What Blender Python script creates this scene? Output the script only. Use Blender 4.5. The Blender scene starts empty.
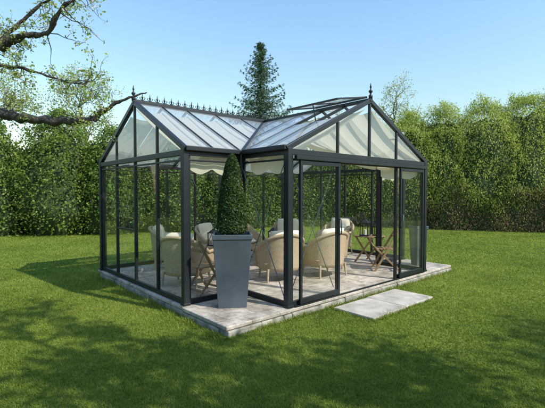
import bpy, math, random
import numpy as np
from mathutils import Vector, Matrix
random.seed(7); rng=np.random.default_rng(11)
C=bpy.context.scene.collection
R=math.radians
# ---------------------------------------------------------------- materials
def nodes(name):
    m=bpy.data.materials.new(name); m.use_nodes=True
    nt=m.node_tree; nt.nodes.clear()
    return m,nt
def nd(nt,t,**k):
    n=nt.nodes.new(t)
    for a,b in k.items():
        if a in n.inputs.keys(): n.inputs[a].default_value=b
        else: setattr(n,a,b)
    return n
def c4(c): return (c[0],c[1],c[2],1)
def pbr(name,ca,cb,rough=.6,scale=8,bump=.2,metal=0,bscale=None,detail=6,dist=.01,coord='Object'):
    m,nt=nodes(name); L=nt.links.new
    o=nd(nt,'ShaderNodeOutputMaterial'); b=nd(nt,'ShaderNodeBsdfPrincipled')
    b.inputs['Roughness'].default_value=rough; b.inputs['Metallic'].default_value=metal
    tc=nd(nt,'ShaderNodeTexCoord'); n=nd(nt,'ShaderNodeTexNoise'); n.inputs['Scale'].default_value=scale; n.inputs['Detail'].default_value=detail
    L(tc.outputs[coord],n.inputs['Vector'])
    r=nd(nt,'ShaderNodeValToRGB'); r.color_ramp.elements[0].position=.3; r.color_ramp.elements[1].position=.7
    r.color_ramp.elements[0].color=c4(ca); r.color_ramp.elements[1].color=c4(cb)
    L(n.outputs['Fac'],r.inputs['Fac']); L(r.outputs['Color'],b.inputs['Base Color'])
    if bump>0:
        n2=nd(nt,'ShaderNodeTexNoise'); n2.inputs['Scale'].default_value=bscale or scale*4; n2.inputs['Detail'].default_value=5
        L(tc.outputs[coord],n2.inputs['Vector'])
        bp=nd(nt,'ShaderNodeBump'); bp.inputs['Strength'].default_value=bump; bp.inputs['Distance'].default_value=dist
        L(n2.outputs['Fac'],bp.inputs['Height']); L(bp.outputs['Normal'],b.inputs['Normal'])
    L(b.outputs[0],o.inputs[0])
    return m
def leafmat(name,stops,trans=.35,rough=.5):
    m,nt=nodes(name); L=nt.links.new
    o=nd(nt,'ShaderNodeOutputMaterial'); b=nd(nt,'ShaderNodeBsdfPrincipled'); b.inputs['Roughness'].default_value=rough
    b.inputs['Specular IOR Level'].default_value=.3
    t=nd(nt,'ShaderNodeBsdfTranslucent'); mx=nd(nt,'ShaderNodeMixShader'); mx.inputs[0].default_value=trans
    a=nd(nt,'ShaderNodeAttribute'); a.attribute_name='tint'
    r=nd(nt,'ShaderNodeValToRGB')
    e=r.color_ramp.elements
    e[0].position=stops[0][0]; e[0].color=c4(stops[0][1]); e[1].position=stops[-1][0]; e[1].color=c4(stops[-1][1])
    for p,c in stops[1:-1]:
        x=e.new(p); x.color=c4(c)
    L(a.outputs['Fac'],r.inputs['Fac']); L(r.outputs['Color'],b.inputs['Base Color']); L(r.outputs['Color'],t.inputs['Color'])
    L(b.outputs[0],mx.inputs[1]); L(t.outputs[0],mx.inputs[2]); L(mx.outputs[0],o.inputs[0])
    return m
def glassmat(name,tint,dust,refl=1.0,dustcol=(.8,.85,.85),dscale=5):
    m,nt=nodes(name); L=nt.links.new
    o=nd(nt,'ShaderNodeOutputMaterial'); tr=nd(nt,'ShaderNodeBsdfTransparent'); tr.inputs[0].default_value=c4(tint)
    g=nd(nt,'ShaderNodeBsdfGlossy'); g.inputs['Roughness'].default_value=.01; g.inputs['Color'].default_value=(.95,.97,1,1)
    # two-sided Schlick reflectance of a thin pane
    ge=nd(nt,'ShaderNodeNewGeometry'); dt=nd(nt,'ShaderNodeVectorMath',operation='DOT_PRODUCT'); L(ge.outputs['Normal'],dt.inputs[0]); L(ge.outputs['Incoming'],dt.inputs[1])
    ab=nd(nt,'ShaderNodeMath',operation='ABSOLUTE'); L(dt.outputs['Value'],ab.inputs[0])
    om=nd(nt,'ShaderNodeMath',operation='SUBTRACT'); om.inputs[0].default_value=1; L(ab.outputs[0],om.inputs[1])
    pw=nd(nt,'ShaderNodeMath',operation='POWER'); pw.inputs[1].default_value=5; L(om.outputs[0],pw.inputs[0])
    mu=nd(nt,'ShaderNodeMath',operation='MULTIPLY_ADD'); mu.inputs[1].default_value=.9*refl; mu.inputs[2].default_value=.07*refl; mu.use_clamp=True
    L(pw.outputs[0],mu.inputs[0])
    tc=nd(nt,'ShaderNodeTexCoord'); n=nd(nt,'ShaderNodeTexNoise'); n.inputs['Scale'].default_value=1.3
    L(tc.outputs['Object'],n.inputs['Vector'])
    bp=nd(nt,'ShaderNodeBump'); bp.inputs['Strength'].default_value=.05; bp.inputs['Distance'].default_value=.05
    L(n.outputs['Fac'],bp.inputs['Height']); L(bp.outputs['Normal'],g.inputs['Normal'])
    mx=nd(nt,'ShaderNodeMixShader'); L(mu.outputs[0],mx.inputs[0]); L(tr.outputs[0],mx.inputs[1]); L(g.outputs[0],mx.inputs[2])
    d=nd(nt,'ShaderNodeBsdfDiffuse'); d.inputs[0].default_value=c4(dustcol)
    t2=nd(nt,'ShaderNodeBsdfTranslucent'); t2.inputs[0].default_value=c4(dustcol)
    md=nd(nt,'ShaderNodeMixShader'); md.inputs[0].default_value=.5; L(d.outputs[0],md.inputs[1]); L(t2.outputs[0],md.inputs[2])
    n3=nd(nt,'ShaderNodeTexNoise'); n3.inputs['Scale'].default_value=dscale; n3.inputs['Detail'].default_value=5; L(tc.outputs['Object'],n3.inputs['Vector'])
    mm=nd(nt,'ShaderNodeMath',operation='MULTIPLY_ADD'); mm.inputs[1].default_value=dust*.5; mm.inputs[2].default_value=dust*.75; L(n3.outputs['Fac'],mm.inputs[0])
    m2=nd(nt,'ShaderNodeMixShader'); L(mm.outputs[0],m2.inputs[0]); L(mx.outputs[0],m2.inputs[1]); L(md.outputs[0],m2.inputs[2])
    L(m2.outputs[0],o.inputs[0]); return m
M_frame=pbr('anthracite_metal',(.009,.012,.014),(.015,.019,.022),.42,3,.03)
M_glass=glassmat('wall_glass',(.975,.988,.982),.005,.75)
M_rglass=glassmat('roof_glass',(.95,.96,.97),.27,1.0,(.76,.82,.87),2.5)
M_grass=leafmat('grass_blades',[(0,(.095,.15,.02)),(.5,(.215,.29,.033)),(1,(.41,.43,.088))],.4,.6)
M_laurel=leafmat('laurel_leaves',[(0,(.04,.075,.013)),(.5,(.125,.2,.033)),(1,(.3,.4,.075))],.38,.5)
M_shrub=leafmat('fresh_shrub_leaves',[(0,(.07,.11,.018)),(.5,(.19,.28,.04)),(1,(.4,.48,.1))],.42,.5)
M_thuja=leafmat('conifer_hedge_foliage',[(0,(.36,.22,.14)),(.22,(.26,.17,.09)),(.3,(.14,.2,.035)),(.65,(.32,.41,.06)),(1,(.56,.6,.15))],.45,.6)
M_spruce=leafmat('spruce_needles',[(0,(.035,.075,.04)),(.6,(.09,.16,.085)),(1,(.19,.28,.14))],.25,.6)
M_spring=leafmat('spring_leaves',[(0,(.2,.28,.05)),(.6,(.38,.48,.09)),(.85,(.48,.54,.15)),(.86,(.75,.6,.58)),(1,(.85,.75,.72))],.5,.5)
M_spring2=leafmat('pale_leaves',[(0,(.28,.33,.1)),(1,(.55,.6,.22))],.45,.6)
M_box=leafmat('boxwood_leaves',[(0,(.02,.04,.01)),(.6,(.045,.085,.018)),(1,(.11,.17,.035))],.25,.45)
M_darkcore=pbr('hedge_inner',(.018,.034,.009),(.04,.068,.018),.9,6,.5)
M_bark=pbr('bark',(.025,.021,.017),(.1,.09,.07),.9,14,1.0,bscale=45,dist=.03)
M_zinc=pbr('zinc_planter',(.075,.095,.115),(.12,.145,.17),.42,3,.12,metal=.3,bscale=60,dist=.002)
M_soil=pbr('soil',(.02,.014,.01),(.05,.035,.025),.95,30,.8)
M_cush=pbr('cream_cushion',(.76,.69,.56),(.86,.79,.65),.85,6,.25,bscale=120,dist=.003)
M_cand=pbr('candle_wax',(.7,.66,.55),(.75,.7,.6),.5,5,0)
M_wood=pbr('teak_wood',(.26,.15,.07),(.44,.28,.14),.55,7,.2,bscale=50,dist=.003)
M_stone=pbr('pale_stone',(.15,.14,.1),(.48,.44,.37),.85,7,.8,bscale=30,dist=.012,detail=12)
M_slab=pbr('slab_stone',(.34,.3,.25),(.6,.53,.46),.85,5,.6,bscale=50,dist=.006,detail=12)
def mat_weave():
    m,nt=nodes('wicker_weave'); L=nt.links.new
    o=nd(nt,'ShaderNodeOutputMaterial'); b=nd(nt,'ShaderNodeBsdfPrincipled'); b.inputs['Roughness'].default_value=.65
    tc=nd(nt,'ShaderNodeTexCoord')
    w=nd(nt,'ShaderNodeTexWave'); w.bands_direction='Z'; w.inputs['Scale'].default_value=30; w.inputs['Distortion'].default_value=1.5
    n=nd(nt,'ShaderNodeTexNoise'); n.inputs['Scale'].default_value=55
    L(tc.outputs['Object'],w.inputs['Vector']); L(tc.outputs['Object'],n.inputs['Vector'])
    mx=nd(nt,'ShaderNodeMath',operation='MULTIPLY'); L(w.outputs['Fac'],mx.inputs[0]); L(n.outputs['Fac'],mx.inputs[1])
    r=nd(nt,'ShaderNodeValToRGB'); r.color_ramp.elements[0].color=(.27,.18,.1,1); r.color_ramp.elements[1].color=(.66,.52,.35,1); r.color_ramp.elements[1].position=.5
    L(mx.outputs[0],r.inputs['Fac']); L(r.outputs['Color'],b.inputs['Base Color'])
    bp=nd(nt,'ShaderNodeBump'); bp.inputs['Strength'].default_value=.5; bp.inputs['Distance'].default_value=.008
    L(mx.outputs[0],bp.inputs['Height']); L(bp.outputs['Normal'],b.inputs['Normal']); L(b.outputs[0],o.inputs[0]); return m
M_wick=mat_weave()
def mat_fabric():
    m,nt=nodes('cream_shade_fabric'); L=nt.links.new
    o=nd(nt,'ShaderNodeOutputMaterial'); d=nd(nt,'ShaderNodeBsdfDiffuse'); t=nd(nt,'ShaderNodeBsdfTranslucent')
    tc=nd(nt,'ShaderNodeTexCoord'); n=nd(nt,'ShaderNodeTexNoise'); n.inputs['Scale'].default_value=5
    L(tc.outputs['Object'],n.inputs['Vector'])
    r=nd(nt,'ShaderNodeValToRGB'); r.color_ramp.elements[0].color=(.84,.77,.6,1); r.color_ramp.elements[1].color=(.92,.86,.68,1)
    L(n.outputs['Fac'],r.inputs['Fac']); L(r.outputs[0],d.inputs[0]); L(r.outputs[0],t.inputs[0])
    mx=nd(nt,'ShaderNodeMixShader'); mx.inputs[0].default_value=.5; L(d.outputs[0],mx.inputs[1]); L(t.outputs[0],mx.inputs[2]); L(mx.outputs[0],o.inputs[0]); return m
M_fab=mat_fabric()
def mat_paving():
    m,nt=nodes('terrace_paving'); L=nt.links.new
    o=nd(nt,'ShaderNodeOutputMaterial'); b=nd(nt,'ShaderNodeBsdfPrincipled'); b.inputs['Roughness'].default_value=.75
    tc=nd(nt,'ShaderNodeTexCoord')
    br=nd(nt,'ShaderNodeTexBrick'); br.inputs['Scale'].default_value=1.0; br.inputs['Brick Width'].default_value=.47; br.inputs['Row Height'].default_value=.31
    br.inputs['Mortar Size'].default_value=.005; br.inputs['Color1'].default_value=(.62,.54,.47,1); br.inputs['Color2'].default_value=(.5,.44,.38,1); br.inputs['Mortar'].default_value=(.26,.23,.18,1)
    L(tc.outputs['Object'],br.inputs['Vector'])
    n=nd(nt,'ShaderNodeTexNoise'); n.inputs['Scale'].default_value=4; n.inputs['Detail'].default_value=12; n.inputs['Roughness'].default_value=.72; L(tc.outputs['Object'],n.inputs['Vector'])
    r=nd(nt,'ShaderNodeValToRGB'); r.color_ramp.elements[0].position=.38; r.color_ramp.elements[0].color=(.45,.43,.38,1); r.color_ramp.elements[1].position=.6; r.color_ramp.elements[1].color=(1.08,1.06,1.02,1)
    L(n.outputs['Fac'],r.inputs['Fac'])
    mx=nd(nt,'ShaderNodeMix',data_type='RGBA',blend_type='MULTIPLY'); mx.inputs[0].default_value=1
    L(br.outputs['Color'],mx.inputs[6]); L(r.outputs[0],mx.inputs[7]); L(mx.outputs[2],b.inputs['Base Color'])
    bp=nd(nt,'ShaderNodeBump'); bp.inputs['Strength'].default_value=.5; bp.inputs['Distance'].default_value=.005
    mh=nd(nt,'ShaderNodeMath',operation='SUBTRACT'); L(n.outputs['Fac'],mh.inputs[0]); L(br.outputs['Fac'],mh.inputs[1])
    L(mh.outputs[0],bp.inputs['Height']); L(bp.outputs['Normal'],b.inputs['Normal']); L(b.outputs[0],o.inputs[0]); return m
M_pave=mat_paving()
def mat_lawn():
    m,nt=nodes('lawn'); L=nt.links.new
    o=nd(nt,'ShaderNodeOutputMaterial'); b=nd(nt,'ShaderNodeBsdfPrincipled'); b.inputs['Roughness'].default_value=.9; b.inputs['Specular IOR Level'].default_value=.15
    tc=nd(nt,'ShaderNodeTexCoord')
    n=nd(nt,'ShaderNodeTexNoise'); n.inputs['Scale'].default_value=.7; n.inputs['Detail'].default_value=10; n.inputs['Roughness'].default_value=.65
    n2=nd(nt,'ShaderNodeTexNoise'); n2.inputs['Scale'].default_value=14; n2.inputs['Detail'].default_value=10; n2.inputs['Roughness'].default_value=.8
    L(tc.outputs['Object'],n.inputs['Vector']); L(tc.outputs['Object'],n2.inputs['Vector'])
    a=nd(nt,'ShaderNodeMath',operation='ADD'); L(n.outputs['Fac'],a.inputs[0]); L(n2.outputs['Fac'],a.inputs[1])
    h=nd(nt,'ShaderNodeMath',operation='MULTIPLY'); h.inputs[1].default_value=.5; L(a.outputs[0],h.inputs[0])
    r=nd(nt,'ShaderNodeValToRGB'); e=r.color_ramp.elements; e[0].position=.4; e[0].color=(.085,.12,.018,1); e[1].position=.6; e[1].color=(.29,.33,.058,1)
    x=e.new(.5); x.color=(.18,.245,.032,1)
    L(h.outputs[0],r.inputs['Fac']); L(r.outputs[0],b.inputs['Base Color'])
    bp=nd(nt,'ShaderNodeBump'); bp.inputs['Strength'].default_value=.8; bp.inputs['Distance'].default_value=.04
    L(n2.outputs['Fac'],bp.inputs['Height']); L(bp.outputs['Normal'],b.inputs['Normal']); L(b.outputs[0],o.inputs[0]); return m
M_lawn=mat_lawn()
# ---------------------------------------------------------------- mesh helpers
class MB:
    def __init__(s): s.v=[]; s.f=[]
    def quad(s,*p):
        n=len(s.v); s.v+= [tuple(q) for q in p]; s.f.append(tuple(range(n,n+len(p))))
    def box(s,x0,y0,z0,x1,y1,z1):
        n=len(s.v)
        s.v+=[(x0,y0,z0),(x1,y0,z0),(x1,y1,z0),(x0,y1,z0),(x0,y0,z1),(x1,y0,z1),(x1,y1,z1),(x0,y1,z1)]
        s.f+=[tuple(n+i for i in q) for q in((0,3,2,1),(4,5,6,7),(0,1,5,4),(1,2,6,5),(2,3,7,6),(3,0,4,7))]
    def beam(s,a,b,w,h,up=(0,0,1)):
        a=Vector(a);b=Vector(b);d=(b-a).normalized();u=Vector(up)
        if abs(d.dot(u))>.98:u=Vector((0,1,0))
        sd=d.cross(u).normalized()*w/2; uu=sd.cross(d).normalized()*h/2
        n=len(s.v)
        for p in(a,b):
            for q in(-sd-uu,sd-uu,sd+uu,-sd+uu): s.v.append(tuple(p+q))
        s.f+=[tuple(n+i for i in q) for q in((0,3,2,1),(4,5,6,7),(0,1,5,4),(1,2,6,5),(2,3,7,6),(3,0,4,7))]
    def tube(s,pts,rad,n=8,cap=True):
        pts=[Vector(p) for p in pts]; k=len(pts); base=len(s.v); ref=None
        for i,p in enumerate(pts):
            d=(pts[min(i+1,k-1)]-pts[max(i-1,0)])
            d=d.normalized() if d.length>1e-9 else Vector((0,0,1))
            if ref is None: ref=Vector((0,0,1)) if abs(d.z)<.9 else Vector((1,0,0))
            a=(ref-d*ref.dot(d)).normalized(); ref=a; b=d.cross(a)
            r=rad[i] if hasattr(rad,'__len__') else rad
            for j in range(n):
                t=2*math.pi*j/n; s.v.append(tuple(p+(a*math.cos(t)+b*math.sin(t))*r))
        for i in range(k-1):
            for j in range(n):
                s.f.append((base+i*n+j,base+i*n+(j+1)%n,base+(i+1)*n+(j+1)%n,base+(i+1)*n+j))
        if cap: s.f.append(tuple(base+j for j in range(n))[::-1]); s.f.append(tuple(base+(k-1)*n+j for j in range(n)))
    def lathe(s,prof,o=(0,0,0),n=16):
        base=len(s.v)
        for r,z in prof:
            for j in range(n):
                t=2*math.pi*j/n; s.v.append((o[0]+r*math.cos(t),o[1]+r*math.sin(t),o[2]+z))
        for i in range(len(prof)-1):
            for j in range(n): s.f.append((base+i*n+j,base+i*n+(j+1)%n,base+(i+1)*n+(j+1)%n,base+(i+1)*n+j))
        s.f.append(tuple(base+j for j in range(n))[::-1]); s.f.append(tuple(base+(len(prof)-1)*n+j for j in range(n)))
    def grid(s,fn,nu,nv):
        base=len(s.v)
        for i in range(nu+1):
            for j in range(nv+1): s.v.append(tuple(fn(i/nu,j/nv)))
        for i in range(nu):
            for j in range(nv):
                a=base+i*(nv+1)+j; s.f.append((a,a+nv+1,a+nv+2,a+1))
    def make(s,name,mat,parent=None,bevel=0,smooth=False,label=None):
        me=bpy.data.meshes.new(name); me.from_pydata(s.v,[],s.f); me.update()
        ob=bpy.data.objects.new(name,me); C.objects.link(ob)
        if mat: me.materials.append(mat)
        if parent: ob.parent=parent
        if smooth: me.polygons.foreach_set('use_smooth',[True]*len(me.polygons))
        if bevel:
            b=ob.modifiers.new('bev','BEVEL'); b.width=bevel; b.segments=2; b.limit_method='ANGLE'
        if label: ob['label']=label
        return ob
def empty(name,loc,rot,label,cat,group=None):
    e=bpy.data.objects.new(name,None); C.objects.link(e); e.location=loc; e.rotation_euler=(0,0,rot); e.empty_display_size=.2
    e['label']=label; e['category']=cat
    if group: e['group']=group
    return e
def tag(o,label=None,cat=None,kind=None,group=None):
    if label:o['label']=label
    if cat:o['category']=cat
    if kind:o['kind']=kind
    if group:o['group']=group
def copy_thing(src,loc,rot,label=None):
    e=src.copy(); C.objects.link(e); e.location=loc; e.rotation_euler=(0,0,rot)
    if label:e['label']=label
    for ch in list(src.children):
        c=ch.copy(); C.objects.link(c); c.parent=e
        for g in list(ch.children):
            q=g.copy(); C.objects.link(q); q.parent=c
    return e
def leaves(name,pos,nrm,size,tint,mat,parent=None,aspect=.5,updir=None,jit=1.0):
    """rhombic leaf quads"""
    N=len(pos); size=np.broadcast_to(size,(N,))
    n=nrm+rng.normal(0,jit*.6,(N,3)); n/=np.linalg.norm(n,axis=1)[:,None]+1e-9
    if updir is None: u=rng.normal(0,1,(N,3))
    else: u=np.broadcast_to(np.array(updir,float),(N,3))+rng.normal(0,.35,(N,3))
    u=u-n*(u*n).sum(1)[:,None]; u/=np.linalg.norm(u,axis=1)[:,None]+1e-9
    s=np.cross(n,u)
    h=size[:,None]*.5; w=h*aspect
    V=np.empty((N,4,3),np.float32)
    V[:,0]=pos-u*h; V[:,1]=pos+s*w+u*h*.1+n*w*.25; V[:,2]=pos+u*h; V[:,3]=pos-s*w+u*h*.1+n*w*.25
    me=bpy.data.meshes.new(name); me.vertices.add(N*4); me.vertices.foreach_set('co',V.ravel())
    me.loops.add(N*4); me.loops.foreach_set('vertex_index',np.arange(N*4,dtype=np.int32))
    me.polygons.add(N); me.polygons.foreach_set('loop_start',np.arange(0,N*4,4,dtype=np.int32))
    me.polygons.foreach_set('loop_total',np.full(N,4,dtype=np.int32))
    me.update(calc_edges=True)
    at=me.attributes.new('tint','FLOAT','FACE'); at.data.foreach_set('value',np.clip(tint,0,1).astype(np.float32))
    me.materials.append(mat)
    ob=bpy.data.objects.new(name,me); C.objects.link(ob)
    if parent: ob.parent=parent
    return ob
def sn(p,sc,seed=0):
    x,y,z=p[:,0]*sc,p[:,1]*sc,p[:,2]*sc
    v=np.zeros(len(p))
    r=np.random.default_rng(seed); a=1
    tot=0
    for o in range(5):
        for k in range(3):
            d=r.normal(0,1,3); ph=r.uniform(0,6.28)
            v+=a*np.sin(d[0]*x+d[1]*y+d[2]*z+ph); tot+=a*.7
        x=x*1.9;y=y*1.9;z=z*1.9;a*=.6
    return v/tot
# ---------------------------------------------------------------- camera / light / world
cam=bpy.data.cameras.new('Camera'); co=bpy.data.objects.new('Camera',cam); C.objects.link(co)
EYE=1.73
co.location=(0,0,EYE); co.rotation_euler=(R(90-1.74),0,0); cam.lens=26.1; cam.sensor_width=36; cam.clip_end=2000; cam.clip_start=.05
bpy.context.scene.camera=co
el=R(41); az=math.atan2(1,-.58)
S=Vector((math.sin(az)*math.cos(el),math.cos(az)*math.cos(el),math.sin(el)))
sl=bpy.data.lights.new('sun','SUN'); sl.energy=5; sl.angle=R(.5); sl.color=(1,.96,.86)
so=bpy.data.objects.new('sun',sl); C.objects.link(so); so.rotation_euler=S.to_track_quat('Z','Y').to_euler(); so.location=(20,5,20)
w=bpy.data.worlds.new('World'); bpy.context.scene.world=w; w.use_nodes=True
nt=w.node_tree; nt.nodes.clear()
sk=nt.nodes.new('ShaderNodeTexSky'); sk.sky_type='NISHITA'; sk.sun_disc=False; sk.sun_elevation=el; sk.sun_rotation=az; sk.air_density=2.1; sk.dust_density=.4; sk.ozone_density=3.2
mxw=nt.nodes.new('ShaderNodeMix'); mxw.data_type='RGBA'; mxw.blend_type='MULTIPLY'; mxw.inputs[0].default_value=1; mxw.inputs[7].default_value=(1.1,1.27,1.52,1)
bg=nt.nodes.new('ShaderNodeBackground'); bg.inputs[1].default_value=.15
ow=nt.nodes.new('ShaderNodeOutputWorld'); nt.links.new(sk.outputs[0],mxw.inputs[6]); nt.links.new(mxw.outputs[2],bg.inputs[0]); nt.links.new(bg.outputs[0],ow.inputs[0])
vs=bpy.context.scene.view_settings; vs.view_transform='Standard'; vs.look='None'; vs.exposure=0
# ---------------------------------------------------------------- site
TH=math.atan2(.664,.747); DX,DY=-.48,6.2; SL=.13
def W(u,v,z=SL): return (DX+u*math.cos(TH)-v*math.sin(TH),DY+u*math.sin(TH)+v*math.cos(TH),z)
g=MB(); g.grid(lambda a,b:((a-.5)*800,(b-.5)*800,0),40,40)
go=g.make('ground',M_lawn); tag(go,'mown green garden lawn','lawn','structure')
def rot_struct(mb,name,mat,label,cat,bevel=.01):
    o=mb.make(name,mat,bevel=bevel); o.location=(DX,DY,0); o.rotation_euler=(0,0,TH); tag(o,label,cat,'structure'); return o
p=MB(); p.box(-1.07,-1.12,.08,4.88,3.5,SL); p.box(-1.1,-1.14,.082,-.03,-.06,SL+.004); rot_struct(p,'terrace',M_pave,'pale stone paved terrace under the glasshouse','terrace',.012)
p=MB()
def stones(x0,y0,x1,y1):
    L=math.hypot(x1-x0,y1-y0); k=0
    dx,dy=(x1-x0)/L,(y1-y0)/L
    while k<L-.05:
        l=min(random.uniform(.35,.9),L-k); o=random.uniform(-.014,.014); h=.078+random.uniform(-.008,0)
        cx,cy=x0+dx*(k+l/2),y0+dy*(k+l/2)
        hw=(l/2-.003)
        if abs(dx)>.5: p.box(cx-hw,cy-.09+o,-.05,cx+hw,cy+.09+o,h)
        else: p.box(cx-.09+o,cy-hw,-.05,cx+.09+o,cy+hw,h)
        k+=l
stones(-1.08,-1.05,0,-1.05); stones(0,-1.04,4.86,-1.04); stones(-1.01,-.96,-1.01,-.06);stones(-.98,-.06,-.98,3.4); stones(4.8,-.95,4.8,3.4)
rot_struct(p,'terrace_edging',M_stone,'weathered pale stone plinth edge around the terrace','edging',.016)
p=MB(); 
for i in range(2):
    p.box(.74+i*.84,-1.93,-.04,.74+i*.84+.835,-1.235+random.uniform(-.01,.01),.04+random.uniform(-.005,.005))
rot_struct(p,'stepping_slab',M_slab,'pale stone slabs set in the lawn before the door','paving',.012)
# ---------------------------------------------------------------- greenhouse
GH=empty('greenhouse',(DX,DY,SL),TH,'dark metal framed glass garden house with ridged gable roof','greenhouse')
H=2.2; RZ=3.1; X0,X1=-1,4.77; YB=3.4; YM=1.7; A0,A1=0,3.77; XM=1.885; YF=-1.05
def wall(p0,p1,posts,gable=False,skip=(),brace=(),louvre=None):
    p0=Vector((p0[0],p0[1],0)); p1=Vector((p1[0],p1[1],0)); d=(p1-p0); L=d.length; d.normalize()
    at=lambda t,z:p0+d*t+Vector((0,0,z))
    m=MB()
    for t in posts[1:-1]: m.beam(at(t,.002),at(t,H-.002),.048,.048,d)
    for t in (.06,L-.06): m.beam(at(t,.004),at(t,H-.004),.03,.044,d)
    def rail(t0,t1,z,w,h): m.beam(at(t0,z),at(t1,z),w,h)
    segs=list(zip(posts[:-1],posts[1:]))
    for i,(a,b) in enumerate(segs):
        if i not in skip:
            rail(a,b,.04,.046,.075)
    rail(0,L,H-.045,.07,.08)
    rail(0,L,H-.15,.04,.026)
    def rz(t): return H+(RZ-H)*(1-abs(t-L/2)/(L/2))
    if gable:
        for t in posts[1:-1]: m.beam(at(t,H-.01),at(t,rz(t)-.02),.04,.04,d)
        m.beam(at(-.05,H-.01),at(L/2,RZ+.03),.066,.072); m.beam(at(L+.05,H-.01),at(L/2,RZ+.03),.064,.07)
    wo=m.make('wall_frame',M_frame,GH,bevel=.004)
    for i,(a,b) in enumerate(segs):
        if i in skip: continue
        q=MB()
        if louvre==i:
            fr=MB(); z=.95
            q.quad(at(a+.03,.08),at(b-.03,.08),at(b-.03,.92),at(a+.03,.92))
            nrm=Vector((d.y,-d.x,0))
            while z<2.0:
                fr.quad(at(a+.04,z)+nrm*.05,at(b-.04,z)+nrm*.05,at(b-.04,z+.1)-nrm*.03,at(a+.04,z+.1)-nrm*.03); z+=.12
            fr.make('louvre_window',M_glass,wo)
            fb=MB(); fb.beam(at(a,.93),at(b,.93),.045,.035); fb.make('window_frame',M_frame,wo)
        else:
            q.quad(at(a+.02,.06),at(b-.02,.06),at(b-.02,H-.08),at(a+.02,H-.08))
        q.make('window_pane',M_glass,wo)
        if i in brace:
            r=MB(); nrm=Vector((d.y,-d.x,0))*-.03
            r.tube([at(a+.04,.12)+nrm,at(b-.04,H-.2)+nrm],.006,6); r.tube([at(b-.04,.12)+nrm*1.2,at(a+.04,H-.2)+nrm*1.2],.006,6)
            r.make('brace_rod',M_zinc,wo)
    if gable:
        for a,b in segs:
            q=MB()
            pts=[at(a+.01,H),at(b-.01,H),at(b-.01,rz(b)-.03)]
            if a<L/2<b: pts.append(at(L/2,RZ-.03))
            pts.append(at(a+.01,rz(a)-.03))
            pp=[pts[0]]
            for x in pts[1:]:
                if (x-pp[-1]).length>.04: pp.append(x)
            if (pp[-1]-pp[0]).length<.04: pp.pop()
            if len(pp)>2: q.quad(*pp); q.make('gable_pane',M_glass,wo)
    return wo
wf=wall((A0,YF),(A1,YF),[0,1.05,2.72,3.77],True,skip=(1,),brace=(0,))
wall((A0,YF),(A0,0),[0,1.05],brace=(0,))
wall((X0,0),(0,0),[0,1.0],brace=(0,))
wall((X0,0),(X0,YB),[0,.85,1.7,2.55,3.4],True,louvre=2)
wall((X0,YB),(X1,YB),[i*5.77/8 for i in range(9)])
wall((X1,YB),(X1,0),[0,.85,1.7,2.55,3.4],True)
wall((X1,0),(A1,0),[0,1.0])
wall((A1,0),(A1,YF),[0,1.05])
for (x,y) in [(X0,0),(0,0),(A0,YF),(A1,YF),(A1,0),(X1,0),(X1,YB),(X0,YB)]:
    m=MB(); m.box(x-.044,y-.044,0.0,x+.044,y+.044,H+.005); m.box(x-.055,y-.055,.002,x+.055,y+.055,.04); m.make('corner_post',M_frame,GH,bevel=.006)
m=MB(); m.beam((XM,YF,H-.01),(XM,YF,RZ-.02),.04,.04); m.make('gable_bar',M_frame,GH)
def door(u0,u1):
    y=YF-.062; m=MB()
    m.box(u0,y-.018,.03,u0+.045,y+.018,H-.16); m.box(u1-.045,y-.018,.03,u1,y+.018,H-.16)
    m.box(u0+.04,y-.016,.032,u1-.04,y+.016,.11); m.box(u0+.04,y-.016,H-.22,u1-.04,y+.016,H-.162)
    d=m.make('door',M_frame,GH,bevel=.004)
    q=MB(); q.quad((u0+.035,y,.1),(u1-.035,y,.1),(u1-.035,y,H-.2),(u0+.035,y,H-.2)); q.make('door_pane',M_glass,d)
    h=MB(); s=u1-.024 if u0<1 else u0+.024
    h.tube([(s,y-.02,.95),(s,y-.06,.97),(s,y-.06,1.17),(s,y-.02,1.19)],.009,8); h.make('handle',M_zinc,d,smooth=True)
door(.16,1.03); door(2.76,3.62)
m=MB(); m.box(.07,YF-.1,H-.15,3.7,YF-.042,H-.095); m.make('door_rail',M_frame,GH,bevel=.004)
m=MB(); m.box(.07,YF-.068,.001,3.7,YF-.045,.022); m.make('door_track',M_frame,GH)
m=MB()
def gut(a,b,o):
    m.beam((a[0]+o[0],a[1]+o[1],H+.01),(b[0]+o[0],b[1]+o[1],H+.01),.08,.07)
gut((X0-.02,0),(-.03,0),(0,-.055)); gut((0,YF-.02),(0,-.12),(-.055,0)); m.make('gutter',M_frame,GH,bevel=.01)
m=MB(); gut((X0-.02,YB),(X1+.02,YB),(0,.055)); m.make('gutter',M_frame,GH,bevel=.01)
m=MB(); gut((3.8,0),(X1+.02,0),(0,-.055)); gut((A1,YF-.02),(A1,-.0),(.055,0)); m.make('gutter',M_frame,GH,bevel=.01)
m=MB(); m.tube([(-.07,-.075,H),(-.07,-.075,.03)],.022,10); m.make('downpipe',M_frame,GH,smooth=False)
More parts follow.
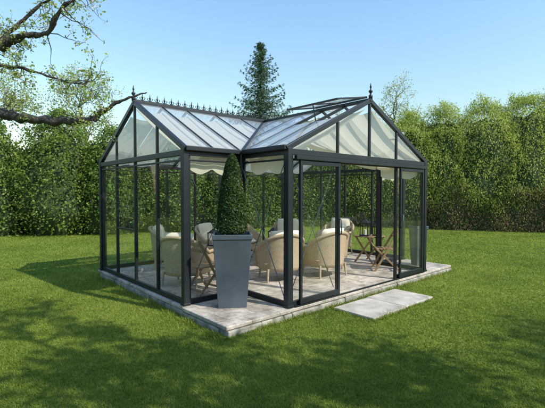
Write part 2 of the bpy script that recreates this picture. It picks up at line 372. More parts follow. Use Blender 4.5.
# roof
roof=MB()
us=[-1,-.5,0,.628,1.257,1.885,2.513,3.142,3.77,4.27,4.77]
def v0(u):
    if u<=0 or u>=A1: return 0
    return (u if u<XM else A1-u)*YM/XM
zf=lambda v:H+(RZ-H)*v/YM
zl=lambda u:H+(RZ-H)*u/XM
for u in us:
    if v0(u)<YM-.05: roof.beam((u,v0(u),zf(v0(u))+.01),(u,YM,RZ+.01),.026,.05)
    roof.beam((u,YB,H+.01),(u,YM,RZ+.01),.026,.05)
vs_=[-1.05,-.525,0,.567,1.133]
for v in vs_:
    s=0 if v<=0 else v*XM/YM
    roof.beam((s,v,zl(s)+.011),(XM,v,RZ+.011),.025,.048); roof.beam((A1-s,v,zl(s)+.011),(XM,v,RZ+.011),.025,.048)
for s in(0,A1): 
    roof.beam((s,0,H+.012),(XM,YM,RZ+.012),.06,.054)
roof.beam((X0-.04,YM,RZ+.035),(X1+.04,YM,RZ+.035),.065,.055)
roof.beam((XM,YF-.04,RZ+.037),(XM,YM-.05,RZ+.037),.063,.055)
RO=roof.make('roof',M_frame,GH,bevel=.003)
def rp(pts):
    q=MB(); q.quad(*pts); q.make('roof_pane',M_rglass,RO)
o=.03
for a,b in zip(us[:-1],us[1:]):
    pts=[(a+o,v0(a+o),zf(v0(a+o))+o),(b-o,v0(b-o),zf(v0(b-o))+o),(b-o,YM,RZ+o),(a+o,YM,RZ+o)]
    rp(pts); rp([(a+o,YB,H+o),(a+o,YM,RZ+o),(b-o,YM,RZ+o),(b-o,YB,H+o)])
vv=vs_+[YM]
for k,(a,b) in enumerate(zip(vv[:-1],vv[1:])):
    s=lambda v:0 if v<=0 else v*XM/YM
    a2,b2=a+.02,b-.02
    top=1.12 if k<2 else XM
    rp([(s(a2),a2,zl(s(a2))+o),(top,a2,zl(top)+o),(top,b2,zl(top)+o),(s(b2),b2,zl(s(b2))+o)])
    rp([(A1-s(a2),a2,zl(s(a2))+o),(A1-s(b2),b2,zl(s(b2))+o),(XM,b2,RZ+o),(XM,a2,RZ+o)])
vf=MB(); e0,e1=-1.0,.12; HX,HZ=XM-.03,RZ+.09; LX,LZ=XM-.78,RZ-.05
vf.beam((HX,e0,HZ),(LX,e0,LZ),.028,.026); vf.beam((HX,e1,HZ),(LX,e1,LZ),.028,.026); vf.beam((HX,(e0+e1)/2,HZ),(LX,(e0+e1)/2,LZ),.018,.022)
vf.beam((LX,e0-.014,LZ),(LX,e1+.014,LZ),.03,.028); vf.beam((HX,e0-.014,HZ),(HX,e1+.014,HZ),.034,.03)
vf.tube([(LX+.05,-.44,LZ),(LX+.12,-.44,zl(LX+.12))],.01,6)
vo=vf.make('roof_window',M_frame,RO,bevel=.003)
q=MB(); q.quad((HX,e0,HZ+.016),(LX,e0,LZ+.016),(LX,e1,LZ+.016),(HX,e1,HZ+.016)); q.make('roof_window_pane',M_rglass,vo)
def crest(a,b):
    a=Vector(a);b=Vector(b);d=(b-a);L=d.length;d.normalize();n=int(L/.135);m=MB()
    m.beam(a+Vector((0,0,.015)),b+Vector((0,0,.015)),.02,.024)
    for i in range(n+1):
        c=a+d*(i*L/n)
        m.tube([c,c+Vector((0,0,.04)),c+Vector((0,0,.08)),c+Vector((0,0,.105)),c+Vector((0,0,.15))],[.008,.009,.02,.009,.003],6)
        for sgn in(-1,1):
            m.tube([c+Vector((0,0,.03)),c+d*sgn*.03+Vector((0,0,.04)),c+d*sgn*.05+Vector((0,0,.065)),c+d*sgn*.035+Vector((0,0,.08))],[.006,.006,.006,.007],5)
    m.make('ridge_cresting',M_frame,RO)
crest((X0,YM,RZ+.06),(X1,YM,RZ+.06))
for (x,y) in [(X0-.02,YM),(X1+.02,YM),(XM,YF-.02)]:
    m=MB(); m.lathe([(.03,0),(.035,.05),(.015,.07),(.015,.09),(.032,.11),(.034,.13),(.012,.15),(.01,.17),(.018,.19),(.002,.26)],(x,y,RZ+.06),12); m.make('finial',M_frame,RO,smooth=True)
# shade fabric
def sail(fn,name='shade_sail'):
    m=MB(); m.grid(fn,14,14); ob=m.make(name,M_fab,GH,smooth=True); return ob
def strip_front(a,b):
    sg=random.uniform(.03,.05)
    def fn(s,t):
        u=a+.004+(b-a-.008)*s; lo=v0(u)
        if t<.15:
            v=lo+.08; z=zf(v)-.07-sg*math.sin(math.pi*s)-(1-t/.15)*.09
        else:
            k=(t-.15)/.85; v=lo+.1+(YM-.04-lo-.1)*k; z=zf(v)-.07-sg*math.sin(math.pi*s)-.03*math.sin(math.pi*k)
        return (u,v,z)
    sail(fn)
def strip_side(a,b,mir):
    sg=random.uniform(.03,.06)
    def fn(s,t):
        v=a+.004+(b-a-.008)*s; lo=0 if v<=0 else v*XM/YM
        if t<.15:
            u=lo+.08; z=zl(u)-.07-sg*math.sin(math.pi*s)-(1-t/.15)*.07
        else:
            k=(t-.15)/.85; u=lo+.1+(XM-.2-lo)*k; z=zl(u)-.07-sg*math.sin(math.pi*s)-.07*math.sin(math.pi*k)
        return (A1-u if mir else u,v,z)
    sail(fn)
for i in range(10): strip_front(us[i],us[i+1])
for k in range(4): strip_side(vv[k],vv[k+1],False); strip_side(vv[k],vv[k+1],True)
def strip_rear(a,b):
    def fn(s,t):
        u=a+.004+(b-a-.008)*s; v=YB-.12-(YM-.3)*t
        return (u,v,H+(RZ-H)*(YB-v)/YM-.09-.04*math.sin(math.pi*s))
    sail(fn)
for i in(0,1,3,4,6,7,9): strip_rear(us[i],us[i+1])
def valance(a,b,n):
    a=Vector((*a,0));b=Vector((*b,0));dd=b-a;nn=Vector((dd.y,-dd.x,0)).normalized()
    def fn(s,t):
        p=a+dd*s; dr=.2+.08*abs(math.sin(math.pi*s*n)); z=H-.06-t*dr
        p=p+nn*(.012*math.sin(s*n*7)*t); return (p.x,p.y,z)
    m=MB(); m.grid(fn,48,5); m.make('valance',M_fab,GH,smooth=True)
valance((-.9,.09),(-.1,.09),2); valance((.09,-.95),(.09,-.1),2)
valance((A1-.09,-.95),(A1-.09,-.1),2); valance((3.85,.09),(4.68,.09),2)
# ---------------------------------------------------------------- furniture
def pillow(w,d,h,fnp):
    m=MB(); n=12
    def s1(sg):
        def f(a,b):
            x=(a*2-1);y=(b*2-1); t=max(0,(1-x**4)*(1-y**4))**.5
            return fnp(x*w/2*(1-.04*(y*y)),y*d/2*(1-.04*x*x),sg*h/2*t)
        return f
    m.grid(s1(1),n,n); m.grid(s1(-1),n,n); return m
def wicker(loc,rot,label,wide=.38,name='wicker_armchair',cat='armchair',group='wicker armchairs around the table'):
    E=empty(name,loc,rot,label,cat,group)
    m=MB(); rx,ry=wide,.35
    def top(th): 
        a=abs(th); h=.58+.27*max(0,math.cos(min(a,math.pi/2)))**.85
        return h-(.1*max(0,(a-1.9)/.3)**2 if a>1.9 else 0)
    def fn(s,t):
        th=(s-.5)*2*R(125); k=.96+.16*t**1.5
        z=.2+(top(th)-.2)*t
        if abs(th)<math.pi/2: return (rx*k*math.sin(th),-ry*k*math.cos(th),z)
        q=(abs(th)-math.pi/2)/.61
        return (math.copysign(rx*k*(1-.03*q*q),th),ry*.95*q,z)
    m.grid(fn,44,10)
    b=m.make('backrest',M_wick,E,smooth=True); so_=b.modifiers.new('s','SOLIDIFY'); so_.thickness=.03
    m=MB(); pts=[fn(i/44,1) for i in range(45)]; m.tube(pts,.03,8); e0=[fn(0,1-i/8) for i in range(9)]; e1=[fn(1,1-i/8) for i in range(9)]
    m.tube(e0,.024,8); m.tube(e1,.024,8); m.make('rim',M_wick,E,smooth=True)
    m=MB(); m.grid(lambda a,b:(rx*.93*(a*2-1),-ry*.6+b*ry*1.54,.33),2,2); m.box(-rx*.92,ry*.88,.2,rx*.92,ry*.93,.332); m.make('seat',M_wick,E)
    for x in(-1,1):
        for y in(-1,1):
            l=MB(); l.tube([(x*rx*.8,y*ry*.62-(0 if y<0 else -.05),.24),(x*rx*.84,y*ry*.68-(0 if y<0 else -.06),0)],[.024,.017],8); l.make('leg',M_wick,E)
    pillow(rx*1.76,.6,.15,lambda x,y,z:(x*(1 if y>-.05 else 1+.9*(y+.05)),y+.03,.4+z)).make('seat_cushion',M_cush,E,smooth=True)
    pillow(rx*1.45,.44,.19,lambda x,y,z:(x,-ry*.56+z-y*.2,.7+y)).make('back_cushion',M_cush,E,smooth=True)
    return E
def fchair(loc,rot,label,group='folding wooden chairs'):
    E=empty('folding_chair',loc,rot,label,'chair',group)
    m=MB()
    for i in range(6): m.box(-.2,-.2+i*.07,.44,.2,-.2+i*.07+.055,.458)
    m.make('seat',M_wood,E,bevel=.004)
    for x in(-.215,.215):
        l=MB(); l.beam((x,.24,0),(x,-.26,.88),.022,.04); l.make('leg',M_wood,E,bevel=.004)
        l=MB(); x2=x*.88; l.beam((x2,-.26,0),(x2,.2,.45),.022,.036); l.make('leg',M_wood,E,bevel=.004)
    m=MB()
    for i in range(2):
        z=.7+i*.1; y=-.26+(.88-z)*.5/.88; m.beam((-.205,y,z),(.205,y,z),.016,.05)
    m.make('backrest',M_wood,E,bevel=.003)
    m=MB(); m.beam((-.2,.18,.1),(.2,.18,.1),.02,.03); m.beam((-.18,-.2,.09),(.18,-.2,.09),.02,.03); m.make('crossbar',M_wood,E)
    return E
def fr(u,v,tu,tv):
    a=W(u,v);b=W(tu,tv); return math.atan2(b[1]-a[1],b[0]-a[0])-math.pi/2
base=wicker(W(-.35,1.15),fr(-.35,1.15,1.0,2.0),'round backed wicker armchair with cream cushions on terrace')
for (u,v,tu,tv,l) in [(.15,2.75,1.3,1.9,None),(1.15,.35,1.7,1.6,None),(2.05,.05,2.3,1.6,'pale wicker armchair turned away from the glass front'),(3.1,2.2,2.0,1.2,None),(4.3,1.6,2.5,1.2,None),(1.0,2.3,1.7,1.0,None),(2.1,2.85,1.6,.2,None),(2.9,.6,2.0,1.8,None)]:
    copy_thing(base,W(u,v),fr(u,v,tu,tv),l)
f=fchair(W(-.45,.4),fr(-.45,.4,.5,.5),'folding teak chair standing by the glass wall')
copy_thing(f,W(3.35,-.45),fr(3.35,-.45,2.6,.4),'folding teak chair beside the small wooden table')
T=empty('coffee_table',W(2.0,1.5),0,'low round wooden table amid the wicker chairs','table')
m=MB(); m.lathe([(.4,.43),(.42,.44),(.42,.46),(.4,.47)],n=32); m.make('tabletop',M_wood,T)
for i in range(4):
    a=R(45+90*i); m=MB(); m.tube([(.34*math.cos(a),.34*math.sin(a),.43),(.3*math.cos(a),.3*math.sin(a),0)],[.026,.02],8); m.make('leg',M_wood,T)
m=MB(); m.lathe([(.28,.16),(.28,.18)],n=24); m.make('shelf',M_wood,T)
def stable(loc,label,w=.26,h=.6):
    T=empty('side_table',loc,TH,label,'table','small wooden side tables')
    m=MB()
    for i in range(6): m.box(-w,-w+i*w/3,h-.02,w,-w+i*w/3+w/3-.012,h)
    m.make('tabletop',M_wood,T,bevel=.003)
    for x in(-1,1):
        for sg in(-1,1):
            l=MB(); l.beam((x*(w-.03)-(sg>0)*x*.028,-sg*(w-.03),0),(x*(w-.03)-(sg>0)*x*.028,sg*(w-.03),h-.02),.022,.035); l.make('leg',M_wood,T)
    return T
st=stable(W(3.9,.32),'small slatted wooden table carrying lanterns')
copy_thing(st,W(.3,1.25),TH,'small slatted wooden table between wicker chairs'); 
def lantern(loc,s,label):
    E=empty('lantern',loc,TH+.3,label,'lantern','candle lanterns'); w=.08*s;h=.26*s
    m=MB(); m.box(-w-.012,-w-.012,0,w+.012,w+.012,.02)
    m.box(-w-.012,-w-.012,h,w+.012,w+.012,h+.015)
    n=len(m.v); m.v+=[(-w,-w,h+.015),(w,-w,h+.015),(w,w,h+.015),(-w,w,h+.015),(0,0,h+.1*s)]; m.f+=[(n,n+1,n+4),(n+1,n+2,n+4),(n+2,n+3,n+4),(n+3,n,n+4)]
    for x in(-w,w):
        for y in(-w,w): m.box(x-.007,y-.007,.02,x+.007,y+.007,h)
    m.make('frame',M_frame,E)
    m=MB(); m.tube([(.04*s*math.cos(t),0,h+.11*s+.04*s*math.sin(t)) for t in[i*math.pi/6 for i in range(13)]],.004,6); m.make('handle',M_frame,E)
    m=MB(); m.lathe([(.03*s,.02),(.03*s,.13*s)],n=12); m.make('candle',M_cand,E)
    m=MB(); 
    m.quad((-w,-w,.02),(w,-w,.02),(w,-w,h),(-w,-w,h)); m.quad((w,-w,.02),(w,w,.02),(w,w,h),(w,-w,h)); m.make('glass_pane',M_glass,E)
    return E
lantern(W(3.83,.39,SL+.6),1.1,'tall dark candle lantern on a wooden side table')
lantern(W(4.03,.22,SL+.6),.8,'small dark candle lantern on a wooden side table')
lantern(W(.3,1.27,SL+.6),.9,'small dark candle lantern on a table between chairs')
lantern(W(2.0,1.5,SL+.47),1.0,'dark candle lantern on the round table')
def topiary(loc,rot,label,hp=1.02,bt=.195,tt=.262,hc=1.12,rc=.22,N=26000):
    E=empty('potted_topiary',loc,rot,label,'potted plant','clipped box cones in tall zinc planters')
    m=MB(); b,t=bt,tt
    def ring(s,z): return [(-s,-s,z),(s,-s,z),(s,s,z),(-s,s,z)]
    prof=[(b,0),(t,hp-.07),(t+.012,hp-.065),(t+.012,hp),(t-.02,hp),(t-.03,hp-.08)]
    for s,z in prof: m.v+=ring(s,z)
    for i in range(len(prof)-1):
        for j in range(4): m.f.append((i*4+j,i*4+(j+1)%4,i*4+4+(j+1)%4,i*4+4+j))
    m.f.append((3,2,1,0))
    m.make('planter',M_zinc,E,bevel=.006)
    m=MB(); m.grid(lambda a,c:((a-.5)*2*(t-.032),(c-.5)*2*(t-.032),hp-.06+.01*random.random()),8,8); m.make('soil',M_soil,E)
    m=MB(); m.tube([(0,0,hp-.1),(0,0,hp+.3)],[.03,.015],8); m.make('trunk',M_bark,E)
    def rad(k):
        return rc*np.minimum(1,(k/.12+.55))*np.sqrt(np.clip(1-k**2.0,0,1))*(1-.2*k)
    k=rng.uniform(0,1,N)**.85; th=rng.uniform(0,2*math.pi,N); r=rad(k)
    P=np.stack([r*np.cos(th),r*np.sin(th),hp-.02+k*hc],1)
    nz=sn(P,9,3); sc=1+.08*nz-rng.uniform(0,1,N)**2*.16+.06*(rng.uniform(0,1,N)>.95)
    P[:,0]*=sc; P[:,1]*=sc; P[:,2]+=rng.normal(0,.01,N)
    nr=np.stack([np.cos(th),np.sin(th),.3+k*.6],1)
    leaves('crown',P,nr,rng.uniform(.02,.038,N),.45+.3*nz+rng.normal(0,.22,N),M_box,E,.55,jit=1.3)
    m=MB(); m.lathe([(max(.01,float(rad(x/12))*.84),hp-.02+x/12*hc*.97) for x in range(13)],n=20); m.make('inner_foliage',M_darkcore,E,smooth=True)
    return E
topiary((-.57,5.58,SL),R(6),'clipped box cone in tall tapered grey zinc planter')
topiary(W(4.36,-.62),R(20),'slim grey zinc planter with low clipped box beside glass corner',hp=.86,bt=.1,tt=.14,hc=.26,rc=.13,N=6000)
# ---------------------------------------------------------------- hedges
def hedge(name,pts,thick,hfun,N,size,mat,label,seed,tintf,updir=None,aspect=.6,bump=.35,expo=.35,jit=1.0):
    E=empty(name,(pts[0][0],pts[0][1],0),0,label,'hedge')
    P0=np.array(pts,float); seg=np.linalg.norm(np.diff(P0,axis=0),axis=1); cum=np.concatenate([[0],np.cumsum(seg)]); L=cum[-1]
    def surf(s,a,shrink=0):
        d=s*L; x=np.interp(d,cum,P0[:,0]); y=np.interp(d,cum,P0[:,1])
        dx=np.interp(np.minimum(d+.3,L),cum,P0[:,0])-np.interp(np.maximum(d-.3,0),cum,P0[:,0]); dy=np.interp(np.minimum(d+.3,L),cum,P0[:,1])-np.interp(np.maximum(d-.3,0),cum,P0[:,1])
        l=np.hypot(dx,dy); nx,ny=dy/l,-dx/l
        ca,sa=np.cos(a),np.sin(a)
        endf=np.sqrt(np.clip(1-np.abs(2*s-1)**24,0,1))*.95+.05
        off=np.sign(ca)*np.abs(ca)**expo*thick/2*endf; z=np.abs(sa)**expo*hfun(d)*(.55+.45*endf)
        P=np.stack([x+nx*off,y+ny*off,z],1)
        Nn=np.stack([nx*np.sign(ca)*np.abs(ca)**.8,ny*np.sign(ca)*np.abs(ca)**.8,sa**3],1); Nn/=np.linalg.norm(Nn,axis=1)[:,None]+1e-9
        q=P.copy(); q[:,2]*=.7
        nz=sn(q,1.1,seed)*.6+sn(q,3.3,seed+1)*.4
        P=P+Nn*(nz*bump-shrink)[:,None]; P[:,2]=np.maximum(P[:,2],.02)
        return P,Nn,nz
    s=rng.uniform(0,1,N)
    q=rng.uniform(0,1,N); a=np.where(q<.62,np.arcsin(np.clip((q/.62),0,1)**(1/expo)*.999),math.pi/2+ (q-.62)/.38*.9)
    q2=rng.uniform(0,1,N)<.3; a=np.where(q2,rng.uniform(.25,2.2,N),a)
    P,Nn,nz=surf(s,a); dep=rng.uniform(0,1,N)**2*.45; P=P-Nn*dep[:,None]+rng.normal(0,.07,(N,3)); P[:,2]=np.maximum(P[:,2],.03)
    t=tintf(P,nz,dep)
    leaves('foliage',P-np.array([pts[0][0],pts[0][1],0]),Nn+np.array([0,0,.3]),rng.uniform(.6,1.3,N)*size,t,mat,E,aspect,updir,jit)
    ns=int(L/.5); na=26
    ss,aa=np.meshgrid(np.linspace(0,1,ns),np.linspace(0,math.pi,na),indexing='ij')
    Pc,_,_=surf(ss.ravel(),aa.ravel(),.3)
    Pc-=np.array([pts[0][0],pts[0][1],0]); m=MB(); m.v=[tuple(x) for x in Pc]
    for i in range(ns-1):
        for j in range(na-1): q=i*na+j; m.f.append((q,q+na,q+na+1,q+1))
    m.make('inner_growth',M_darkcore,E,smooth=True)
    return E
def shrub(name,loc,h,r,N,size,mat,label,cat,seed,pw=2.4,updir=None,aspect=.6,group=None,t0=.5,bump=.28,low=0,jit=1.4):
    """free-growing bush: lumpy profile with foliage sprays through its outer shell and stray shoots"""
    E=empty(name,(loc[0],loc[1],0),0,label,cat,group)
    def surf(th,k,shrink=0):
        rr=r*np.clip(1-k**pw,0,1)**.6*(.8+.35*np.minimum(k*4,1))
        d=np.stack([np.cos(th),np.sin(th),.25+k],1)
        P=np.stack([rr*np.cos(th),rr*np.sin(th),k*h],1)
        q=P*np.array([1,1,.6])+np.array([seed*3.1,0,0])
        nz=sn(q,.9,seed)*.5+sn(q,3.0,seed+1)*.65
        f=1+bump*nz-shrink
        P=P*np.stack([f,f,1+.4*(f-1)],1); P[:,2]=np.maximum(P[:,2],.03)
        return P,d,nz
    th=rng.uniform(0,2*math.pi,N); k=rng.uniform(0,1,N)**.8
    P,d,nz=surf(th,k); dep=rng.uniform(0,1,N)**2*.28; P[:,:2]*=(1-dep)[:,None]; P+=rng.normal(0,.1,(N,3))
    ns=150; ts=rng.uniform(0,2*math.pi,ns); ks=rng.uniform(.35,1,ns); Ps,ds,_=surf(ts,ks); ds=ds*np.array([.5,.5,1.2]); ds/=np.linalg.norm(ds,axis=1)[:,None]
    m_=22; tt_=rng.uniform(-.3,1,(ns,m_)); Lg=rng.uniform(.15,.38,ns)
    sh=(Ps[:,None,:]+ds[:,None,:]*(tt_*Lg[:,None])[:,:,None]).reshape(-1,3)+rng.normal(0,.055,(ns*m_,3))
    P[:ns*m_]=sh; dep[:ns*m_]=-.1
    P[:,2]=np.maximum(P[:,2],.03)
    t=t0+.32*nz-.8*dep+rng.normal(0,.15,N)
    if low: 
        lw=np.clip((low-P[:,2]+.5*nz)/1.2,0,1); t=np.where(rng.uniform(0,1,N)<lw*.7,rng.uniform(0,.25,N),np.maximum(t,.3))
    leaves('foliage',P,d,rng.uniform(.6,1.3,N)*size,t,mat,E,aspect,updir,jit)
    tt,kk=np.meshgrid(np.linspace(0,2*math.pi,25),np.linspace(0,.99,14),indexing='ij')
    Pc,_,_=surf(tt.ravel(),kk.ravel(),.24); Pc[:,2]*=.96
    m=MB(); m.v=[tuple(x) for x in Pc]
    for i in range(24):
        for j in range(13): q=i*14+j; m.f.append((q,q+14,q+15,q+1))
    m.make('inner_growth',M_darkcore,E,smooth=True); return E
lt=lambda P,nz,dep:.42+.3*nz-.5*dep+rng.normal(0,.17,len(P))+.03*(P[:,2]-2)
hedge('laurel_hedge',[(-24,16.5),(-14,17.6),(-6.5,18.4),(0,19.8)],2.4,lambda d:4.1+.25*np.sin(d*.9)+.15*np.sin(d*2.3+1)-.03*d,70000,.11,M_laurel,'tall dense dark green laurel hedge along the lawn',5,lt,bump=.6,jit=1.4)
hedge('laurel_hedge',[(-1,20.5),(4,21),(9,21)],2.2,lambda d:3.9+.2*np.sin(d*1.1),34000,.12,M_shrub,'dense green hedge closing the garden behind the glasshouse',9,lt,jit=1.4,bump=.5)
hedge('laurel_hedge',[(-23,15),(-21,4),(-17,-9),(-4,-15),(10,-14),(21,-9),(25,2),(24,13)],2.6,lambda d:4.3+.4*np.sin(d*.6)+.3*np.sin(d*1.7),34000,.32,M_laurel,'unseen tall green hedge added round the garden for pane reflections',15,lt,jit=1.3)  # out-of-view hedge ring, added to fill the reflections in the glass
k=0
for (x,y,h,r) in [(-13.6,16.2,5.0,1.7),(-11.3,16.0,4.2,1.6),(-8.9,16.5,4.9,1.8),(-6.6,16.9,4.0,1.6),(-4.4,17.8,4.2,1.5),(-2.2,18.6,3.7,1.4)]:
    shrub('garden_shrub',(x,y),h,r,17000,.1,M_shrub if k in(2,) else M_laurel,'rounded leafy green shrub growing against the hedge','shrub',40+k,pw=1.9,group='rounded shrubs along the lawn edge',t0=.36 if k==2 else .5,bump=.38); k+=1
def tt(P,nz,dep):
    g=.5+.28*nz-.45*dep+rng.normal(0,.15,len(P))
    low=np.clip((1.9+.9*sn(P,.9,77)-P[:,2])/.9,0,1)
    return np.where(rng.uniform(0,1,len(P))<low*.75,rng.uniform(0,.27,len(P)),np.maximum(g,.3))
hedge('clipped_hedge',[(7.4,18.9),(9,18.2),(14,16.2),(22,13.5)],1.5,lambda d:1.9+.25*np.sin(d*1.7)+.15*np.sin(d*4.1),52000,.09,M_thuja,'lower clipped hedge with reddish brown stems and twigs',21,tt,updir=(0,0,1),aspect=.33,bump=.5,jit=1.5)
k=0
for (x,y,h,r) in [(5.6,20.6,4.9,1.7),(7.0,20.2,5.6,1.8),(8.5,19.8,5.9,1.8),(10.2,19.2,6.0,1.9),(11.8,18.8,6.3,1.9),(13.4,18.3,6.8,1.9),(14.9,17.8,6.6,1.7),(16.4,17.2,6.4,1.7),(18,16.6,6.0,1.7)]:
    shrub('conifer_bush',(x,y),h,r,28000 if x<14 else 9000,.1,M_thuja,'tall loose yellow green conifer behind the clipped hedge','conifer',60+k,pw=2.3,updir=(0,0,1),aspect=.34,group='tall conifers in a row',t0=.76,low=1.2,bump=.34,jit=1.6); k+=1
# ---------------------------------------------------------------- trees
def limb_path(p,d,L,n,wob,up=0):
    pts=[Vector(p)]; d=Vector(d).normalized()
    for i in range(n):
        d=(d+Vector((random.gauss(0,wob),random.gauss(0,wob),random.gauss(0,wob)+up))).normalized(); pts.append(pts[-1]+d*L/n)
    return pts,d
def tree(name,loc,H_,label,crown_r,leafmat_,leafsize,nleaf,trunk_r=.16,clear=.3,levels=3,lab_cat='tree',spread=.8,tint=(.5,.2),leafsig=.12,kids=(9,7,5)):
    E=empty(name,loc,random.uniform(0,6),label,lab_cat); m=MB(); tips=[]
    tp,_=limb_path((0,0,-.1),(0,0,1),H_*.85,8,.06,.05)
    m.tube(tp,[trunk_r*(1-.85*i/8) for i in range(9)],9)
    def sub(path,r,lvl,Ls):
        if lvl==0: return
        n=kids[len(kids)-lvl]
        for i in range(n):
            k=random.uniform(clear if lvl==levels else .25,1.0); j=min(int(k*(len(path)-1)),len(path)-2); f=k*(len(path)-1)-j
            p=path[j].lerp(path[j+1],min(f,1)); ax=(path[j+1]-path[j]).normalized()
            rd=Vector((random.gauss(0,1),random.gauss(0,1),random.gauss(0,.5))).normalized(); rd=(rd-ax*rd.dot(ax)).normalized()
            d=(rd*spread+ax*.55+Vector((0,0,.15))).normalized()
            l=Ls*random.uniform(.6,1.1)*(1.15-.55*k if lvl==levels else 1)
            pp,_=limb_path(p,d,l,5,.14,.03); rr=r*(.5 if lvl==levels else .55)*(1-.4*k)
            m.tube(pp,[max(rr*(1-.8*q/5),.003) for q in range(6)],5 if lvl<levels else 6,False)
            if lvl<=2: tips.extend(pp[2:])
            sub(pp,rr,lvl-1,Ls*.5)
    sub(tp,trunk_r,levels,crown_r)
    m.make('trunk',M_bark,E,smooth=True)
    T=np.array([tuple(t) for t in tips]); idx=rng.integers(0,len(T),nleaf); P=T[idx]+rng.normal(0,leafsig,(nleaf,3))
    cl=np.random.default_rng(3).normal(0,.15,len(T))[idx]
    leaves('crown',P,rng.normal(0,1,(nleaf,3))+np.array([0,0,.4]),rng.uniform(.7,1.3,nleaf)*leafsize,tint[0]+cl+rng.normal(0,tint[1],nleaf),leafmat_,E,.6)
    return E
tree('spring_tree',(-9.8,21,0),7.8,'slim tree in pale fresh leaf behind the hedge',2.6,M_spring2,.1,4800,.13,.35)
tree('spring_tree',(-14.2,20,0),8.0,'broad tree in fresh green leaf behind the hedge',2.8,M_spring2,.11,5000,.18,.3)
tree('spring_tree',(7.4,24,0),8.4,'sparse tree with bare twigs and few pale leaves',2.2,M_spring2,.09,3200,.12,.45)
tree('spring_tree',(4.6,26,0),8.6,'thin young tree with sparse pale spring leaves',1.5,M_spring2,.1,500,.09,.5)
# garden trees beyond the picture edge whose shadows dapple the lawn
for (x,y,h,r,n) in [(7.2,-.2,6.8,1.9,3600),(4.6,0.2,9.6,1.8,3000),(9.8,.9,8.6,2.2,3000),(6.0,-3.2,9.0,2.0,2600)]:
    tree('orchard_tree',(x,y,0),h,'leafy garden tree standing beside the lawn',r,M_laurel,.13,n,.14,.5,tint=(.85,.15),leafsig=.08)
def spruce(loc,Ht,Rb):
    E=empty('spruce_tree',loc,0,'tall pointed bluish green spruce behind the glasshouse','tree'); m=MB(); m.tube([(0,0,-.1),(0,0,Ht*.6),(0,0,Ht)],[.2,.09,.01],8)
    P=[];U=[]; z=Ht*.35
    while z<Ht*.985:
        k=1-z/Ht; nb=int(7+6*k); a0=random.random()*6
        for i in range(nb):
            a=a0+i*2*math.pi/nb+random.gauss(0,.25); l=Rb*k*random.uniform(.55,1.25)+.12; z1=z+random.gauss(0,.06)
            n=max(4,int(l/.17)); pts=[]
            for j in range(n+1):
                t=j/n; pts.append(Vector((math.cos(a)*l*t,math.sin(a)*l*t,z1+l*(.08*t-.3*t*t+.4*t**3)+(.35*l*t if k<.25 else 0))))
            m.tube(pts,[.02*(1-.8*j/n)*(k+.3) for j in range(n+1)],4,False)
            for j in range(n+1):
                t=j/n; wd=.26*l*(1-t)*.6+.06
                for q in range(int(8+7*k)):
                    o=random.gauss(0,wd); P.append((pts[j].x-math.sin(a)*o,pts[j].y+math.cos(a)*o,pts[j].z-abs(o)*.3+random.gauss(0,.05)-.03)); U.append((math.cos(a)*.8-math.sin(a)*o*3,math.sin(a)*.8+math.cos(a)*o*3,-.3))
        z+=.19+.19*k
    m.make('trunk',M_bark,E)
    P=np.array(P);U=np.array(U);n=len(P); nr=np.tile([0,0,1.],(n,1)); 
    sz=rng.uniform(.12,.26,n)
    leaves('crown',P,nr,sz,.5+rng.normal(0,.25,n),M_spruce,E,.24,updir=U,jit=1.1)
spruce((-.75,25,0),11.1,4.4)
# apple tree with limb reaching into view
E=empty('apple_tree',(-4.95,5.2,0),0,'old apple tree with mossy limbs, new leaves and blossom','tree'); O=Vector((-4.95,5.2,0))
m=MB(); tw=m; LP=[];TI=[]
random.seed(21)
def addp(pts,rad,n=10):
    P=[Vector(p)-O for p in pts]; out=[];rr=[]; NS=7
    for i in range(len(P)-1):
        p0=P[max(i-1,0)];p1=P[i];p2=P[i+1];p3=P[min(i+2,len(P)-1)]
        for k in range(NS):
            t=k/NS; q=.5*((2*p1)+(-p0+p2)*t+(2*p0-5*p1+4*p2-p3)*t*t+(-p0+3*p1-3*p2+p3)*t**3)
            r=rad[i]*(1-t)+rad[i+1]*t; kn=1.35 if random.random()<.14 else 1
            out.append(q+Vector((random.gauss(0,r*.2),random.gauss(0,r*.2),random.gauss(0,r*.32)))); rr.append(r*kn*random.uniform(.8,1.15))
    out.append(P[-1]); rr.append(rad[-1]); m.tube(out,rr,n); return out
def leafat(p,n,s=.022):
    bl=random.random()<.2
    for _ in range(n):
        LP.append(tuple(p+Vector((random.gauss(0,s),random.gauss(0,s),random.gauss(0,s))))); TI.append(random.uniform(.9,1) if (bl and random.random()<.6) else random.uniform(.1,.82))
def twigs(path,n,Lm,r0,bias,i0=0,lv=2,i1=None):
    for _ in range(n):
        i=random.randrange(i0,(i1 or len(path))-1); p=path[i].lerp(path[i+1],random.random())
        d=Vector((random.gauss(0,.7),random.gauss(0,.7),random.gauss(0,.7)))+Vector(bias)
        L=Lm*random.uniform(.4,1.2)
        pp,_=limb_path(p,d,L,8,.28,.02)
        tw.tube(pp,[r0*(1-.8*k/8)*random.uniform(.85,1.15) for k in range(9)],5,False)
        if lv>0: twigs(pp,2,Lm*.45,r0*.5,Vector(bias)*.6,1,lv-1)
        for q in pp[2:]:
            if random.random()<(.2 if lv<2 else .1): leafat(q,random.randint(1,4))
        leafat(pp[-1],3)
addp([(-4.95,5.2,-.1),(-4.95,5.2,.8),(-5.0,5.15,1.6),(-4.9,5.2,2.2)],[.24,.19,.175,.16],12)
l1=addp([(-4.9,5.2,2.15),(-4.1,5.0,2.52),(-3.31,4.8,2.65),(-2.85,4.7,2.6),(-2.2,4.65,2.56),(-2.0,4.65,2.66),(-1.74,4.6,2.79),(-1.45,4.6,2.88)],[.15,.085,.064,.052,.042,.03,.018,.006])
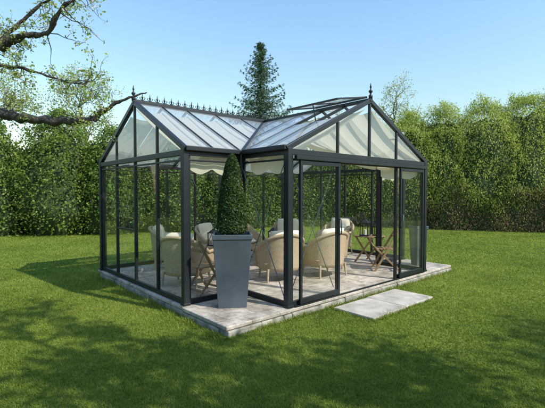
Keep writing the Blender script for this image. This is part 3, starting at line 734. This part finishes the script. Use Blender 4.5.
l2=addp([(-4.9,5.2,2.1),(-4.7,5.0,3.0),(-3.7,4.85,3.44),(-3.2,4.75,3.5),(-2.95,4.7,3.56),(-2.65,4.7,3.6),(-2.42,4.6,3.83),(-2.05,4.6,4.1)],[.15,.12,.085,.068,.038,.026,.02,.012])
l3=addp([(-3.35,4.8,3.5),(-3.15,4.6,3.2),(-2.8,4.5,3.12),(-2.35,4.5,2.98),(-2.1,4.5,2.95)],[.028,.02,.015,.01,.005],7)
l4=addp([(-4.7,5.0,3.0),(-4.0,4.5,3.9),(-3.3,4.3,4.2),(-2.7,4.2,4.35)],[.1,.06,.035,.015],8)
l5=addp([(-3.3,4.8,3.52),(-3.1,4.9,3.8),(-2.7,4.9,4.1),(-2.3,4.9,4.25)],[.028,.022,.015,.008],7)
l6=addp([(-4.9,5.2,2.0),(-5.6,5.6,3.0),(-6.5,5.9,3.8)],[.14,.09,.04],8)
twigs(l1,16,.36,.006,(.1,0,.45),8,2,44); twigs(l2,24,.5,.007,(.4,0,.1),10); twigs(l3,26,.4,.005,(.45,0,-.05)); twigs(l4,14,.5,.007,(.4,0,-.1)); twigs(l5,16,.45,.006,(.5,0,-.1)); twigs(l6,18,.6,.01,(-.2,0,.4))
m.make('trunk',M_bark,E,smooth=True)  # one mesh for trunk, limbs and the loose twigs
LP=np.array(LP); leaves('crown',LP,rng.normal(0,1,LP.shape)+np.array([0,0,.5]),rng.uniform(.022,.045,len(LP)),np.array(TI),M_spring,E,.6)
# ---------------------------------------------------------------- grass
N=480000
d=2.4*np.exp(rng.uniform(0,1,N)*math.log(20/2.4)); x=d*rng.uniform(-.86,.86,N); y=d*1.0
u=(x-DX)*math.cos(TH)+(y-DY)*math.sin(TH); v=-(x-DX)*math.sin(TH)+(y-DY)*math.cos(TH)
ok=~((u>-1.08)&(u<4.9)&(v>-1.13)&(v<3.5)) & ~((u>-1.11)&(u<0)&(v>-1.15)&(v<-.05)) & ~((u>.75)&(u<2.4)&(v>-1.92)&(v<-1.24))
x,y,d,u,v=x[ok],y[ok],d[ok],u[ok],v[ok]; N=len(x)
P=np.stack([x,y,np.zeros(N)],1); cl=sn(P,1.3,31); cl2=sn(P,6,33)
edge=((u>-1.2)&(u<5)&(v>-1.22)&(v<3.66))|((u>.68)&(u<2.48)&(v>-1.99)&(v<-1.16))
h=(.013+.01*rng.uniform(0,1,N)+.008*np.clip(cl2,0,1))*(1+.04*d)*np.where(edge,2.0+1.2*cl2,1); wd=.002*(1+.28*d)
a=rng.uniform(0,2*math.pi,N); ln=rng.normal(0,.7,(N,2))*h[:,None]
V=np.empty((N,3,3),np.float32)
V[:,0]=P+np.stack([np.cos(a)*wd,np.sin(a)*wd,0*a-.002],1); V[:,1]=P-np.stack([np.cos(a)*wd,np.sin(a)*wd,0*a+.002],1)
V[:,2]=P+np.stack([ln[:,0],ln[:,1],h],1)
me=bpy.data.meshes.new('grass'); me.vertices.add(N*3); me.vertices.foreach_set('co',V.ravel()); me.loops.add(N*3); me.loops.foreach_set('vertex_index',np.arange(N*3,dtype=np.int32))
me.polygons.add(N); me.polygons.foreach_set('loop_start',np.arange(0,N*3,3,dtype=np.int32)); me.polygons.foreach_set('loop_total',np.full(N,3,dtype=np.int32)); me.update(calc_edges=True)
at=me.attributes.new('tint','FLOAT','FACE'); at.data.foreach_set('value',np.clip(.45+.34*cl+.22*cl2+rng.normal(0,.2,N),0,1).astype(np.float32)); me.materials.append(M_grass)
go=bpy.data.objects.new('grass',me); C.objects.link(go); tag(go,'short mown lawn grass','grass','stuff')
